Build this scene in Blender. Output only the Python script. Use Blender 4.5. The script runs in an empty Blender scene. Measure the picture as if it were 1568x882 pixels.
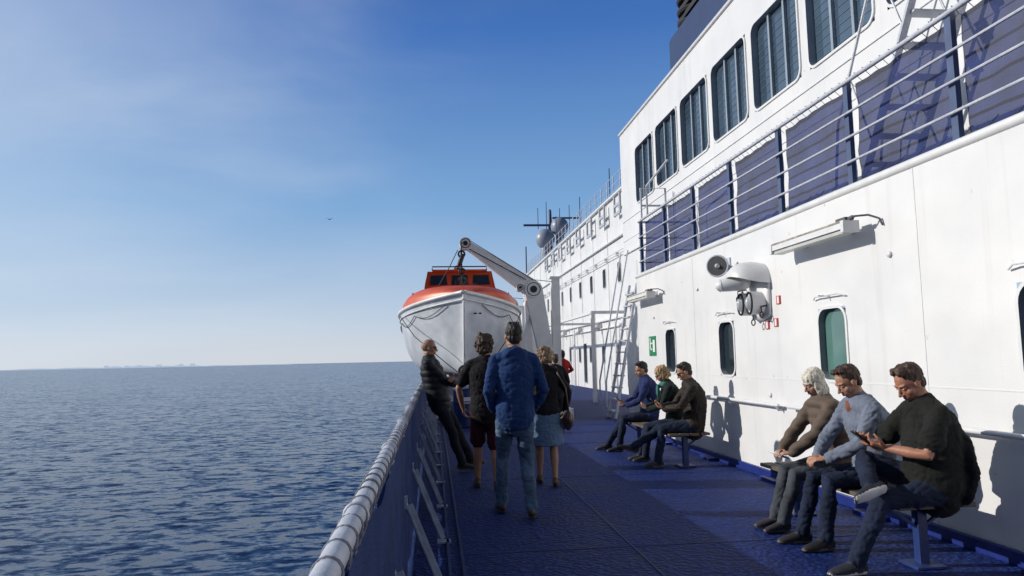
import bpy, math, random
from mathutils import Vector, Matrix, noise
from mathutils.bvhtree import BVHTree
random.seed(4)
V=Vector
scene=bpy.context.scene
COL=scene.collection
rad=math.radians

# ------------------------------------------------------------ materials
MATS={}
def mat(name,col,rough=.6,var=.12,scale=6.,bump=.0,bscale=40.,metal=0.,spec=.5,col2=None,sheen=0.,detail=4,stretch=(1,1,1)):
    if name in MATS: return MATS[name]
    m=bpy.data.materials.new(name); m.use_nodes=True
    nt=m.node_tree; N=nt.nodes; L=nt.links
    b=N['Principled BSDF']
    b.inputs['Roughness'].default_value=rough
    b.inputs['Metallic'].default_value=metal
    b.inputs['Specular IOR Level'].default_value=spec
    if sheen: b.inputs['Sheen Weight'].default_value=sheen
    tc=N.new('ShaderNodeTexCoord'); mp=N.new('ShaderNodeMapping'); mp.inputs['Scale'].default_value=stretch
    L.new(tc.outputs['Object'],mp.inputs['Vector'])
    n=N.new('ShaderNodeTexNoise'); n.inputs['Scale'].default_value=scale; n.inputs['Detail'].default_value=detail
    L.new(mp.outputs[0],n.inputs['Vector'])
    r=N.new('ShaderNodeValToRGB'); r.color_ramp.elements[0].position=.3; r.color_ramp.elements[1].position=.7
    c=V(col[:3]); c2=V(col2) if col2 else c*(1+var)
    c1=c*(1-var) if not col2 else c
    r.color_ramp.elements[0].color=(*c1,1); r.color_ramp.elements[1].color=(*[min(x,.95) for x in c2],1)
    L.new(n.outputs['Fac'],r.inputs['Fac']); L.new(r.outputs['Color'],b.inputs['Base Color'])
    if bump:
        n2=N.new('ShaderNodeTexNoise'); n2.inputs['Scale'].default_value=bscale; n2.inputs['Detail'].default_value=3
        L.new(mp.outputs[0],n2.inputs['Vector'])
        bp=N.new('ShaderNodeBump'); bp.inputs['Strength'].default_value=bump; bp.inputs['Distance'].default_value=.01
        L.new(n2.outputs['Fac'],bp.inputs['Height']); L.new(bp.outputs['Normal'],b.inputs['Normal'])
    MATS[name]=m; return m

def ship_white(name='ship_white_paint'):
    m=bpy.data.materials.new(name); m.use_nodes=True
    nt=m.node_tree; N=nt.nodes; L=nt.links; b=N['Principled BSDF']; b.inputs['Roughness'].default_value=.36
    tc=N.new('ShaderNodeTexCoord')
    n=N.new('ShaderNodeTexNoise'); n.inputs['Scale'].default_value=.8; n.inputs['Detail'].default_value=7; n.inputs['Roughness'].default_value=.6
    L.new(tc.outputs['Object'],n.inputs['Vector'])
    r=N.new('ShaderNodeValToRGB'); r.color_ramp.elements[0].position=.3;r.color_ramp.elements[1].position=.72
    r.color_ramp.elements[0].color=(.65,.66,.68,1); r.color_ramp.elements[1].color=(.76,.76,.76,1)
    L.new(n.outputs['Fac'],r.inputs['Fac'])
    mp=N.new('ShaderNodeMapping'); mp.inputs['Scale'].default_value=(7,7,.35); L.new(tc.outputs['Object'],mp.inputs['Vector'])
    s=N.new('ShaderNodeTexNoise'); s.inputs['Scale'].default_value=1.; s.inputs['Detail'].default_value=5; L.new(mp.outputs[0],s.inputs['Vector'])
    sr=N.new('ShaderNodeValToRGB'); sr.color_ramp.elements[0].position=.58; sr.color_ramp.elements[1].position=.82
    sr.color_ramp.elements[0].color=(0,0,0,1); sr.color_ramp.elements[1].color=(.35,.35,.35,1); L.new(s.outputs['Fac'],sr.inputs['Fac'])
    mx=N.new('ShaderNodeMix'); mx.data_type='RGBA'; L.new(sr.outputs['Color'],mx.inputs['Factor']); L.new(r.outputs['Color'],mx.inputs[6]); mx.inputs[7].default_value=(.47,.44,.40,1)
    sp=N.new('ShaderNodeTexNoise'); sp.inputs['Scale'].default_value=9.; sp.inputs['Detail'].default_value=8; L.new(tc.outputs['Object'],sp.inputs['Vector'])
    spr=N.new('ShaderNodeValToRGB'); spr.color_ramp.elements[0].position=.71; spr.color_ramp.elements[1].position=.76
    spr.color_ramp.elements[0].color=(0,0,0,1); spr.color_ramp.elements[1].color=(.6,.6,.6,1); L.new(sp.outputs['Fac'],spr.inputs['Fac'])
    m2=N.new('ShaderNodeMix'); m2.data_type='RGBA'; L.new(spr.outputs['Color'],m2.inputs['Factor']); L.new(mx.outputs[2],m2.inputs[6]); m2.inputs[7].default_value=(.33,.24,.18,1)
    L.new(m2.outputs[2],b.inputs['Base Color'])
    w=N.new('ShaderNodeTexNoise'); w.inputs['Scale'].default_value=1.6; w.inputs['Detail'].default_value=1; L.new(tc.outputs['Object'],w.inputs['Vector'])
    w2=N.new('ShaderNodeTexNoise'); w2.inputs['Scale'].default_value=70; w2.inputs['Detail'].default_value=2; L.new(tc.outputs['Object'],w2.inputs['Vector'])
    b1=N.new('ShaderNodeBump'); b1.inputs['Strength'].default_value=.8; b1.inputs['Distance'].default_value=.05; L.new(w.outputs['Fac'],b1.inputs['Height'])
    b2=N.new('ShaderNodeBump'); b2.inputs['Strength'].default_value=.25; b2.inputs['Distance'].default_value=.004; L.new(w2.outputs['Fac'],b2.inputs['Height']); L.new(b1.outputs[0],b2.inputs['Normal'])
    L.new(b2.outputs[0],b.inputs['Normal'])
    return m
WHITE=ship_white()
WHITE2=mat('white_gloss_paint',(.69,.70,.71),.35,.07,5,.1,30)
GREYP=mat('worn_grey_paint',(.40,.43,.50),.4,.22,14,.25,60,col2=(.56,.58,.64))
BLUEP=mat('blue_steel_paint',(.015,.035,.14),.42,.25,7,.2,50)
SLATE=mat('slate_blue_steel',(.07,.10,.19),.45,.15,7,.15,50)
DARK=mat('black_rubber',(.015,.015,.018),.6,.2,20,.1)
SOOT=mat('blotchy_rusty_cover',(.50,.49,.47),.7,.4,11,.4,col2=(.20,.15,.11))
ORANGE=mat('lifeboat_orange',(.56,.075,.012),.42,.18,3,.1,30)
WOOD=mat('weathered_wood',(.10,.08,.06),.7,.35,9,.3,30,stretch=(12,1,12))
NAVY=mat('funnel_navy',(.02,.04,.11),.45,.1,2)
ROPE=mat('rope',(.20,.21,.25),.85,.3,60,.4,200)
GLASSD=mat('dark_window_glass',(.02,.032,.042),.06,.35,2,.05,2,spec=.9)
GLASST=mat('upper_window_glass',(.050,.082,.122),.05,.35,1.2,.05,2,spec=1.)
GLASSG=mat('green_tint_glass',(.08,.17,.155),.08,.25,2,.05,2,spec=.8)
GREENS=mat('sign_green',(.01,.20,.08),.4,.05)
SIGNW=mat('sign_white',(.75,.75,.75),.4,.03)
REDS=mat('sign_red',(.45,.03,.03),.4,.05)
SKIRT=mat('blue_skirting',(.008,.022,.17),.45,.25,8,.2)

def fabric_net(name,col,open_=.12,tlw=.2):
    m=bpy.data.materials.new(name); m.use_nodes=True
    nt=m.node_tree; N=nt.nodes; L=nt.links; b=N['Principled BSDF']; b.inputs['Roughness'].default_value=.75; b.inputs['Specular IOR Level'].default_value=.25
    out=N['Material Output']
    tc=N.new('ShaderNodeTexCoord')
    n=N.new('ShaderNodeTexNoise'); n.inputs['Scale'].default_value=3; n.inputs['Detail'].default_value=7; L.new(tc.outputs['Object'],n.inputs['Vector'])
    r=N.new('ShaderNodeValToRGB'); c=V(col); r.color_ramp.elements[0].color=(*(c*.6),1); r.color_ramp.elements[1].color=(*(c*1.4),1)
    r.color_ramp.elements[0].position=.3; r.color_ramp.elements[1].position=.7
    L.new(n.outputs['Fac'],r.inputs['Fac']); L.new(r.outputs[0],b.inputs['Base Color'])
    ck=N.new('ShaderNodeTexVoronoi'); ck.inputs['Scale'].default_value=110; L.new(tc.outputs['Object'],ck.inputs['Vector'])
    bp=N.new('ShaderNodeBump'); bp.inputs['Strength'].default_value=.5; bp.inputs['Distance'].default_value=.005; L.new(ck.outputs['Distance'],bp.inputs['Height']); L.new(bp.outputs[0],b.inputs['Normal'])
    tr=N.new('ShaderNodeBsdfTransparent'); tl=N.new('ShaderNodeBsdfTranslucent'); tl.inputs['Color'].default_value=(*c,1)
    m1=N.new('ShaderNodeMixShader'); m1.inputs[0].default_value=tlw; L.new(b.outputs[0],m1.inputs[1]); L.new(tl.outputs[0],m1.inputs[2])
    m2=N.new('ShaderNodeMixShader'); m2.inputs[0].default_value=open_; L.new(m1.outputs[0],m2.inputs[1]); L.new(tr.outputs[0],m2.inputs[2])
    L.new(m2.outputs[0],out.inputs['Surface'])
    return m
CANVAS=fabric_net('blue_rail_canvas',(.014,.030,.11),.02,.08)
NET=fabric_net('blue_net_panel',(.024,.038,.135),.10,.12)

# ------------------------------------------------------------ mesh builder
class MB:
    def __init__(s): s.v=[]; s.f=[]; s.m=[]
    def add(s,vs,fs,mi=0):
        o=len(s.v); s.v+= [V(v) for v in vs]; s.f+=[tuple(i+o for i in f) for f in fs]; s.m+=[mi]*len(fs)
    def box(s,c,d,mi=0,rot=None):
        c=V(c); h=V(d)*.5; vs=[]
        for x in(-1,1):
            for y in(-1,1):
                for z in(-1,1):
                    p=V((x*h.x,y*h.y,z*h.z)); 
                    if rot: p=rot@p
                    vs.append(c+p)
        s.add(vs,[(0,1,3,2),(4,6,7,5),(0,4,5,1),(2,3,7,6),(0,2,6,4),(1,5,7,3)],mi)
    def bar(s,p0,p1,w,t,mi=0,up=(0,0,1)):
        p0=V(p0);p1=V(p1); d=(p1-p0); L=d.length; d.normalize(); u=V(up)
        if abs(d.dot(u))>.98: u=V((0,1,0))
        r=d.cross(u).normalized(); u=r.cross(d)
        M=Matrix((r,d,u)).transposed()
        s.box((p0+p1)/2,(w,L,t),mi,M)
    def tube(s,pts,rs,mi=0,seg=10,lat=None,dome=True):
        pts=[V(p) for p in pts]; n=len(pts)
        if not isinstance(rs,(list,tuple)): rs=[rs]*n
        rs=[(r,r) if not isinstance(r,(list,tuple)) else r for r in rs]
        T=[]
        for i in range(n):
            a=pts[max(i-1,0)]; b=pts[min(i+1,n-1)]; t=(b-a)
            T.append(t.normalized() if t.length>1e-6 else V((0,0,1)))
        if lat is None:
            l=T[0].orthogonal().normalized(); lats=[]
            for t in T:
                l=(l-t*l.dot(t)); l=l.normalized() if l.length>1e-5 else t.orthogonal().normalized(); lats.append(l.copy())
        else:
            ls=lat if isinstance(lat,list) else [V(lat)]*n
            lats=[]
            for t,l in zip(T,ls):
                l=V(l); l=l-t*l.dot(t); lats.append(l.normalized() if l.length>1e-5 else t.orthogonal().normalized())
        if dome:
            r0=min(rs[0]);r1=min(rs[-1])
            pp=[];rr=[];tt=[];ll=[]
            for a in (75,40):
                pp.append(pts[0]-T[0]*r0*math.sin(rad(a))); rr.append((rs[0][0]*math.cos(rad(a)),rs[0][1]*math.cos(rad(a)))); tt.append(T[0]); ll.append(lats[0])
            pp+=pts; rr+=rs; tt+=T; ll+=lats
            for a in (40,75):
                pp.append(pts[-1]+T[-1]*r1*math.sin(rad(a))); rr.append((rs[-1][0]*math.cos(rad(a)),rs[-1][1]*math.cos(rad(a)))); tt.append(T[-1]); ll.append(lats[-1])
        else: pp,rr,tt,ll=pts,rs,T,lats
        vs=[];fs=[]
        for p,r,t,l in zip(pp,rr,tt,ll):
            q=t.cross(l)
            for k in range(seg):
                a=2*math.pi*k/seg; vs.append(p+l*r[0]*math.cos(a)+q*r[1]*math.sin(a))
        m=len(pp)
        for i in range(m-1):
            for k in range(seg):
                k2=(k+1)%seg; fs.append((i*seg+k,i*seg+k2,(i+1)*seg+k2,(i+1)*seg+k))
        fs.append(tuple(range(seg))[::-1]); fs.append(tuple((m-1)*seg+k for k in range(seg)))
        s.add(vs,fs,mi)
    def ell(s,c,r,mi=0,rot=None,seg=16,rings=10):
        c=V(c); vs=[];fs=[]
        for i in range(rings+1):
            th=math.pi*i/rings
            th=min(max(th,.02),math.pi-.02)
            for k in range(seg):
                a=2*math.pi*k/seg
                p=V((r[0]*math.sin(th)*math.cos(a),r[1]*math.sin(th)*math.sin(a),r[2]*math.cos(th)))
                if rot: p=rot@p
                vs.append(c+p)
        for i in range(rings):
            for k in range(seg):
                k2=(k+1)%seg; fs.append((i*seg+k,(i+1)*seg+k,(i+1)*seg+k2,i*seg+k2))
        fs.append(tuple(range(seg))); fs.append(tuple(rings*seg+k for k in range(seg))[::-1])
        s.add(vs,fs,mi)
    def torus(s,c,ax,R,r,mi=0,seg=20,rs=8):
        ax=V(ax).normalized(); u=ax.orthogonal().normalized(); w=ax.cross(u); c=V(c); vs=[];fs=[]
        for i in range(seg):
            a=2*math.pi*i/seg; d=u*math.cos(a)+w*math.sin(a)
            for k in range(rs):
                b=2*math.pi*k/rs; vs.append(c+d*(R+r*math.cos(b))+ax*r*math.sin(b))
        for i in range(seg):
            for k in range(rs):
                i2=(i+1)%seg;k2=(k+1)%rs; fs.append((i*rs+k,i2*rs+k,i2*rs+k2,i*rs+k2))
        s.add(vs,fs,mi)
    def obj(s,name,mats,parent=None,smooth=False,angle=None,bevel=0):
        me=bpy.data.meshes.new(name); me.from_pydata([tuple(v) for v in s.v],[],s.f); 
        for m in mats: me.materials.append(m)
        me.polygons.foreach_set('material_index',s.m)
        if smooth: me.polygons.foreach_set('use_smooth',[True]*len(s.f))
        me.update()
        o=bpy.data.objects.new(name,me); COL.objects.link(o)
        if smooth and angle is not None:
            try: me.set_sharp_from_angle(angle=rad(angle))
            except Exception: pass
        if bevel:
            b=o.modifiers.new('bevel','BEVEL'); b.width=bevel; b.segments=2; b.limit_method='ANGLE'
        if parent: o.parent=parent
        return o
def empty(name):
    e=bpy.data.objects.new(name,None); COL.objects.link(e); return e

# ------------------------------------------------------------ camera
cam=bpy.data.cameras.new('camera'); co=bpy.data.objects.new('camera',cam); COL.objects.link(co); scene.camera=co
cam.lens=26.0; cam.sensor_width=36; cam.clip_end=90000; cam.clip_start=.05
yw,pt,rl=rad(6.14),rad(5.47),rad(1.23)
F=V((math.sin(yw)*math.cos(pt),math.cos(yw)*math.cos(pt),math.sin(pt))); R=V((math.cos(yw),-math.sin(yw),0)); U=R.cross(F)
Ri=R*math.cos(rl)-U*math.sin(rl); Ui=R*math.sin(rl)+U*math.cos(rl)
M=Matrix((Ri,Ui,-F)).transposed().to_4x4(); M.translation=V((0,0,1.5)); co.matrix_world=M

# ------------------------------------------------------------ light
el,az=rad(23.5),rad(9)
S=V((-math.cos(az)*math.cos(el),math.sin(az)*math.cos(el),math.sin(el)))
sl=bpy.data.lights.new('sun','SUN'); sl.energy=3.95; sl.angle=rad(.5); sl.color=(1,.94,.85)
so=bpy.data.objects.new('sun',sl); COL.objects.link(so); so.rotation_euler=S.to_track_quat('Z','Y').to_euler()
w=bpy.data.worlds.new('World'); scene.world=w; w.use_nodes=True; nt=w.node_tree; N=nt.nodes; L=nt.links
bg=N['Background']; sky=N.new('ShaderNodeTexSky'); sky.sky_type='NISHITA'; sky.sun_disc=False; sky.sun_elevation=el; sky.sun_rotation=math.atan2(S.x,S.y)%(2*math.pi)
sky.air_density=1.0; sky.dust_density=.3; sky.ozone_density=5; sky.altitude=0
hs=N.new('ShaderNodeHueSaturation'); hs.inputs['Saturation'].default_value=1.25; L.new(sky.outputs[0],hs.inputs['Color'])
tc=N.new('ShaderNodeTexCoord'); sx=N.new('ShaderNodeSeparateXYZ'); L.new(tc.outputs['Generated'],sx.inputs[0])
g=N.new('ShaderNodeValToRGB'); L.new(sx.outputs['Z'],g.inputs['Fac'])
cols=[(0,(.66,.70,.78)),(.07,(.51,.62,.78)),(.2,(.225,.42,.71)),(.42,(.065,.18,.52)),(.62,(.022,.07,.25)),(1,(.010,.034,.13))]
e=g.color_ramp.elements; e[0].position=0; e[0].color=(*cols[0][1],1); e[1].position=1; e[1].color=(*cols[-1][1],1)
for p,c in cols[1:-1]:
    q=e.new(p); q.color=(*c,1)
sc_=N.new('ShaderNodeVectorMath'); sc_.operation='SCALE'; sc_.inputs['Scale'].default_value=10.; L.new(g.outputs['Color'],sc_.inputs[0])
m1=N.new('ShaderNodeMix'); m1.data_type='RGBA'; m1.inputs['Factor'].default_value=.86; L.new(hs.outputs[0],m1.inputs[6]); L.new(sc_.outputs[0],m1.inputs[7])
dt=N.new('ShaderNodeVectorMath'); dt.operation='DOT_PRODUCT'; L.new(tc.outputs['Generated'],dt.inputs[0]); dt.inputs[1].default_value=tuple(S)
mr=N.new('ShaderNodeMapRange'); mr.interpolation_type='SMOOTHSTEP'; mr.inputs[1].default_value=.28; mr.inputs[2].default_value=1.05; mr.inputs[3].default_value=0; mr.inputs[4].default_value=.85; L.new(dt.outputs['Value'],mr.inputs[0])
m2=N.new('ShaderNodeMix'); m2.data_type='RGBA'; L.new(mr.outputs[0],m2.inputs['Factor']); L.new(m1.outputs[2],m2.inputs[6]); m2.inputs[7].default_value=(6.2,7.4,8.8,1)
mp=N.new('ShaderNodeMapping'); mp.inputs['Scale'].default_value=(1.0,1.2,3.6); mp.inputs['Rotation'].default_value=(.25,-.35,.3); mp.inputs['Location'].default_value=(.4,.1,.2)
L.new(tc.outputs['Generated'],mp.inputs['Vector'])
cn=N.new('ShaderNodeTexNoise'); cn.inputs['Scale'].default_value=1.5; cn.inputs['Detail'].default_value=7; cn.inputs['Roughness'].default_value=.5; cn.inputs['Distortion'].default_value=.5
L.new(mp.outputs[0],cn.inputs['Vector'])
cr=N.new('ShaderNodeMapRange'); cr.interpolation_type='SMOOTHSTEP'; cr.inputs[1].default_value=.42; cr.inputs[2].default_value=.85; cr.inputs[3].default_value=0; cr.inputs[4].default_value=.6; L.new(cn.outputs['Fac'],cr.inputs[0])
mk=N.new('ShaderNodeMapRange'); mk.inputs[1].default_value=.15; mk.inputs[2].default_value=.7; L.new(dt.outputs['Value'],mk.inputs[0])
ml=N.new('ShaderNodeMath'); ml.operation='MULTIPLY'; L.new(cr.outputs[0],ml.inputs[0]); L.new(mk.outputs[0],ml.inputs[1])
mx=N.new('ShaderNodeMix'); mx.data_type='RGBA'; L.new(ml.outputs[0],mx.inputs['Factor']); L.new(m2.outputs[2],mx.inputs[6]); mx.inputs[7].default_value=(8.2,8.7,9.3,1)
by=N.new('ShaderNodeMapRange'); by.inputs[1].default_value=-.7; by.inputs[2].default_value=.35; by.inputs[3].default_value=.36; by.inputs[4].default_value=1.; L.new(sx.outputs['Y'],by.inputs[0])  # unseen sky behind the camera dimmed to lower the fill light
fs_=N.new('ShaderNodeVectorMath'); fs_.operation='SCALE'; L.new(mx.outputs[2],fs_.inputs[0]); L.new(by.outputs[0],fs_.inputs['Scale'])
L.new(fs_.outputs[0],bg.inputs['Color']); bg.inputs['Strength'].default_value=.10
scene.view_settings.view_transform='Standard'; scene.view_settings.look='None'; scene.view_settings.exposure=0

# ------------------------------------------------------------ sea
m=bpy.data.materials.new('sea_water'); m.use_nodes=True; nt=m.node_tree;N=nt.nodes;L=nt.links;b=N['Principled BSDF']
b.inputs['Base Color'].default_value=(.004,.030,.100,1); b.inputs['Roughness'].default_value=.16; b.inputs['IOR'].default_value=1.33; b.inputs['Specular IOR Level'].default_value=.17
tc=N.new('ShaderNodeTexCoord')
def vm(op,a,b_=None):
    n=N.new('ShaderNodeVectorMath'); n.operation=op
    if hasattr(a,'links'): L.new(a,n.inputs[0])
    else: n.inputs[0].default_value=a
    if b_ is not None:
        if hasattr(b_,'links'): L.new(b_,n.inputs[1])
        else: n.inputs[1].default_value=b_
    return n.outputs[0]
acc=None
for sc,det,st,rot,k in ((.06,2,(1,2.,1),.15,.30),(.26,2,(1,1.9,1),.30,.95),(.85,3,(1,1.6,1),-.15,.62),(3.2,2,(1,1.2,1),.1,.18)):
    mp=N.new('ShaderNodeMapping'); mp.inputs['Scale'].default_value=st; mp.inputs['Rotation'].default_value=(0,0,rot); L.new(tc.outputs['Object'],mp.inputs['Vector'])
    n=N.new('ShaderNodeTexNoise'); n.inputs['Scale'].default_value=sc; n.inputs['Detail'].default_value=det; n.inputs['Distortion'].default_value=.6; L.new(mp.outputs[0],n.inputs['Vector'])
    o=vm('MULTIPLY',vm('SUBTRACT',n.outputs['Color'],(.5,.5,.5)),(k,k,0))
    acc=o if acc is None else vm('ADD',acc,o)
nn=vm('NORMALIZE',vm('ADD',acc,(0,0,1))); L.new(nn,b.inputs['Normal'])
SEA=m
mb=MB(); D=45000
mb.add([(-D,-D,-17),(D,-D,-17),(D,D,-17),(-D,D,-17)],[(0,1,2,3)]); mb.obj('sea',[SEA])
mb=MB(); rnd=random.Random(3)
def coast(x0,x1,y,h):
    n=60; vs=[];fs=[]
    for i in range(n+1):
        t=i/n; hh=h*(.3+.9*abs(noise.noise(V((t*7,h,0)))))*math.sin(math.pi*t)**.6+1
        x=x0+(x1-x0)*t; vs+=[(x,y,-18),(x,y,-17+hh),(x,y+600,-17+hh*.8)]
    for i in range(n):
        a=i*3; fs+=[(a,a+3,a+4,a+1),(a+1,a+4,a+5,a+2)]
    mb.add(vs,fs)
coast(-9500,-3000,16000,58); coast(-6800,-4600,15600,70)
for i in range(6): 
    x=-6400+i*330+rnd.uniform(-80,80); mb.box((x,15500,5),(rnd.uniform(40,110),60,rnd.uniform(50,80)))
cm=mat('hazy_coast',(.20,.25,.32),.9,.05,.001); pb=cm.node_tree.nodes['Principled BSDF']; pb.inputs['Emission Color'].default_value=(.45,.54,.67,1); pb.inputs['Emission Strength'].default_value=.92  # emission in the coast material stands in for aerial haze
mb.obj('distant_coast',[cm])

# ------------------------------------------------------------ deck + hull
m=bpy.data.materials.new('deck_blue_paint'); m.use_nodes=True; nt=m.node_tree;N=nt.nodes;L=nt.links;b=N['Principled BSDF']
b.inputs['Specular IOR Level'].default_value=.20
tc=N.new('ShaderNodeTexCoord')
n=N.new('ShaderNodeTexNoise'); n.inputs['Scale'].default_value=1.1; n.inputs['Detail'].default_value=9; n.inputs['Roughness'].default_value=.65; L.new(tc.outputs['Object'],n.inputs['Vector'])
r=N.new('ShaderNodeValToRGB'); r.color_ramp.elements[0].position=.32; r.color_ramp.elements[1].position=.72
r.color_ramp.elements[0].color=(.006,.017,.105,1); r.color_ramp.elements[1].color=(.014,.036,.195,1); L.new(n.outputs['Fac'],r.inputs['Fac'])
vo=N.new('ShaderNodeTexVoronoi'); vo.inputs['Scale'].default_value=24; L.new(tc.outputs['Object'],vo.inputs['Vector'])
vr=N.new('ShaderNodeValToRGB'); vr.color_ramp.elements[0].position=.10; vr.color_ramp.elements[1].position=.42
vr.color_ramp.elements[0].color=(2.6,2.3,1.9,1); vr.color_ramp.elements[1].color=(.7,.7,.7,1); L.new(vo.outputs['Distance'],vr.inputs['Fac'])
mu=N.new('ShaderNodeMix'); mu.data_type='RGBA'; mu.blend_type='MULTIPLY'; mu.inputs['Factor'].default_value=1; L.new(r.outputs[0],mu.inputs[6]); L.new(vr.outputs[0],mu.inputs[7])
st=N.new('ShaderNodeTexNoise'); st.inputs['Scale'].default_value=3.3; st.inputs['Detail'].default_value=8; L.new(tc.outputs['Object'],st.inputs['Vector'])
sr=N.new('ShaderNodeMapRange'); sr.inputs[1].default_value=.58; sr.inputs[2].default_value=.75; sr.inputs[3].default_value=0; sr.inputs[4].default_value=.25; L.new(st.outputs['Fac'],sr.inputs[0])
mv=N.new('ShaderNodeMix'); mv.data_type='RGBA'; L.new(sr.outputs[0],mv.inputs['Factor']); L.new(mu.outputs[2],mv.inputs[6]); mv.inputs[7].default_value=(.04,.055,.10,1); L.new(mv.outputs[2],b.inputs['Base Color'])
rr=N.new('ShaderNodeMapRange'); rr.inputs[3].default_value=.45; rr.inputs[4].default_value=.85; L.new(n.outputs['Fac'],rr.inputs[0]); L.new(rr.outputs[0],b.inputs['Roughness'])
bp=N.new('ShaderNodeBump'); bp.invert=True; bp.inputs['Strength'].default_value=1.; bp.inputs['Distance'].default_value=.012; L.new(vo.outputs['Distance'],bp.inputs['Height'])
bp2=N.new('ShaderNodeBump'); bp2.inputs['Strength'].default_value=.4; bp2.inputs['Distance'].default_value=.02; L.new(n.outputs['Fac'],bp2.inputs['Height']); L.new(bp.outputs[0],bp2.inputs['Normal']); L.new(bp2.outputs[0],b.inputs['Normal'])
DECK=m
XW,XU,XF=4.03,5.2,7.6
deck=empty('ship_deck')
mb=MB(); mb.add([(-.30,-12,0),(XF+.1,-12,0),(XF+.1,64,0),(-.30,64,0)],[(0,1,2,3)]); mb.obj('deck_surface',[DECK],deck)
mb=MB()
for x in(.10,.20): mb.box((x,26,.010),(.022,76,.02))
mb.box((1.55,26,.003),(.015,76,.006))
for y in (5.9,9.4,13.,17.,21,25): mb.box((2.1,y,.002),(3.7,.015,.004))
mb.obj('deck_seams',[mat('deck_seam_blue',(.010,.022,.10),.6,.25,7,.2,50)],deck)
mb=MB(); mb.box((10,16,-9.03),(20.6,96,18)); h=mb.obj('ship_hull',[WHITE])

# ------------------------------------------------------------ superstructure
sup=empty('ship_superstructure')
def rrect(cy,cz,hy,hz,r,n=5):
    p=[]
    for sx,sz,a0 in((1,1,0),(-1,1,90),(-1,-1,180),(1,-1,270)):
        for k in range(n+1):
            a=rad(a0+90*k/n); p.append((cy+sx*(hy-r)+r*math.cos(a),cz+sz*(hz-r)+r*math.sin(a)))
    return p
def wall(mb,x,y0,y1,z0,z1,holes,mi=0):
    ys=sorted({y0,y1,*[h[0] for h in holes],*[h[1] for h in holes]}); zs=sorted({z0,z1,*[h[2] for h in holes],*[h[3] for h in holes]})
    for a,b_ in zip(ys,ys[1:]):
        for c,d in zip(zs,zs[1:]):
            my,mz=(a+b_)/2,(c+d)/2
            if any(h[0]<my<h[1] and h[2]<mz<h[3] for h in holes): continue
            mb.add([(x,a,c),(x,b_,c),(x,b_,d),(x,a,d)],[(0,3,2,1)],mi)
def window(mb,x,cy,cz,hy,hz,r,fw=.04,proud=.018,deep=.07,fi=1,gi=2,panes=1,inner=None):
    o=rrect(cy,cz,hy+fw,hz+fw,r+fw); i=rrect(cy,cz,hy,hz,r); n=len(o)
    vs=[(x+.004,a,c) for a,c in o]+[(x-proud,a,c) for a,c in o]+[(x-proud,a,c) for a,c in i]+[(x+deep,a,c) for a,c in i]
    for L_ in range(3):
        fs=[]
        for k in range(n):
            k2=(k+1)%n; fs.append((L_*n+k,L_*n+k2,(L_+1)*n+k2,(L_+1)*n+k))
        mb.add(vs,fs,(inner if inner is not None and L_==2 else fi))
    mb.add([(x+deep-.01,a,c) for a,c in i],[tuple(range(n))],gi)
    for k in range(1,panes):
        yy=cy-hy+2*hy*k/panes; mb.box((x+deep-.035,yy,cz),(.05,.055,2*hz-.01),inner if inner is not None else fi)
    return (cy-hy-.012,cy+hy+.012,cz-hz-.012,cz+hz+.012)
mb=MB(); holes=[]
wy=[1.7,4.45,7.13,9.87,12.3]
for i,y in enumerate(wy):
    holes.append(window(mb,XW,y,1.58,.25,.36,.13,fw=.03,proud=.012,gi=3 if i==2 else 2,inner=4))
wall(mb,XW,-12,14.3,.0,3.08,holes)
mb.add([(XW,14.3,0),(XU,14.3,0),(XU,14.3,3.08),(XW,14.3,3.08)],[(0,3,2,1)])
mb.obj('lower_wall',[WHITE,WHITE2,GLASSD,GLASSG,mat('window_reveal_grey',(.22,.24,.27),.5)],sup,smooth=False)
mb=MB()
mb.box((4.62,1.15,2.99),(1.16,26.3,.17)); mb.tube([(XW+.015,-12,3.07),(XW+.015,14.3,3.07)],.045,0,10)
for y in(.5,5.72,11.1): mb.box((XW-.001,y,1.54),(.005,.012,3.0))
mb.box((XW-.001,8.2,1.2),(.004,12,.010))
for y in wy:
    pts=[(XW-.02,y-.30,2.05),(XW-.05,y-.22,2.075),(XW-.05,y+.22,2.075),(XW-.02,y+.30,2.05)]; mb.tube(pts,.008,0,6)
    mb.tube([(XW,y+.02,2.07),(XW-.12,y+.02,2.075)],.007,0,6)
for y,z in((8.6,1.0),(5.6,1.02),(11.4,1.0),(13.2,2.2),(6.1,2.35),(10.9,2.5)): mb.ell((XW-.01,y,z),(.02,.03,.03),0)
mb.obj('wall_trim',[WHITE2],sup,smooth=True,angle=40)
mb=MB(); mb.box((XW-.022,1.15,.05),(.045,26.3,.10)); 
for y in range(-10,14,2): mb.box((XW-.10,y+.5,.02),(.12,.4,.04))
mb.obj('skirting',[SKIRT],sup,bevel=.006)
mb=MB(); holes=[]
for k in range(0,17):
    y=17.35-1.75*k
    holes.append(window(mb,XU,y,6.08,.74,.70,.14,fw=.035,proud=.022,deep=.10,panes=3,inner=3))
wall(mb,XU,-12,19.6,3.05,7.6,holes)
wall(mb,XU,14.3,19.6,0,3.05,[])
mb.add([(XU,19.6,0),(XF,19.6,0),(XF,19.6,7.6),(XU,19.6,7.6)],[(0,3,2,1)])
mb.add([(XU,-12,7.6),(9,-12,7.6),(9,19.6,7.6),(XU,19.6,7.6)],[(0,1,2,3)])
mb.obj('window_wall',[WHITE,WHITE2,GLASST,mat('mullion_grey',(.26,.31,.37),.4)],sup)
mb=MB()
for k in range(0,12):
    y=17.35-1.75*k
    for j in range(11): mb.box((XU+.0865,y,5.48+.12*j),(.006,1.44,.007))
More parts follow.
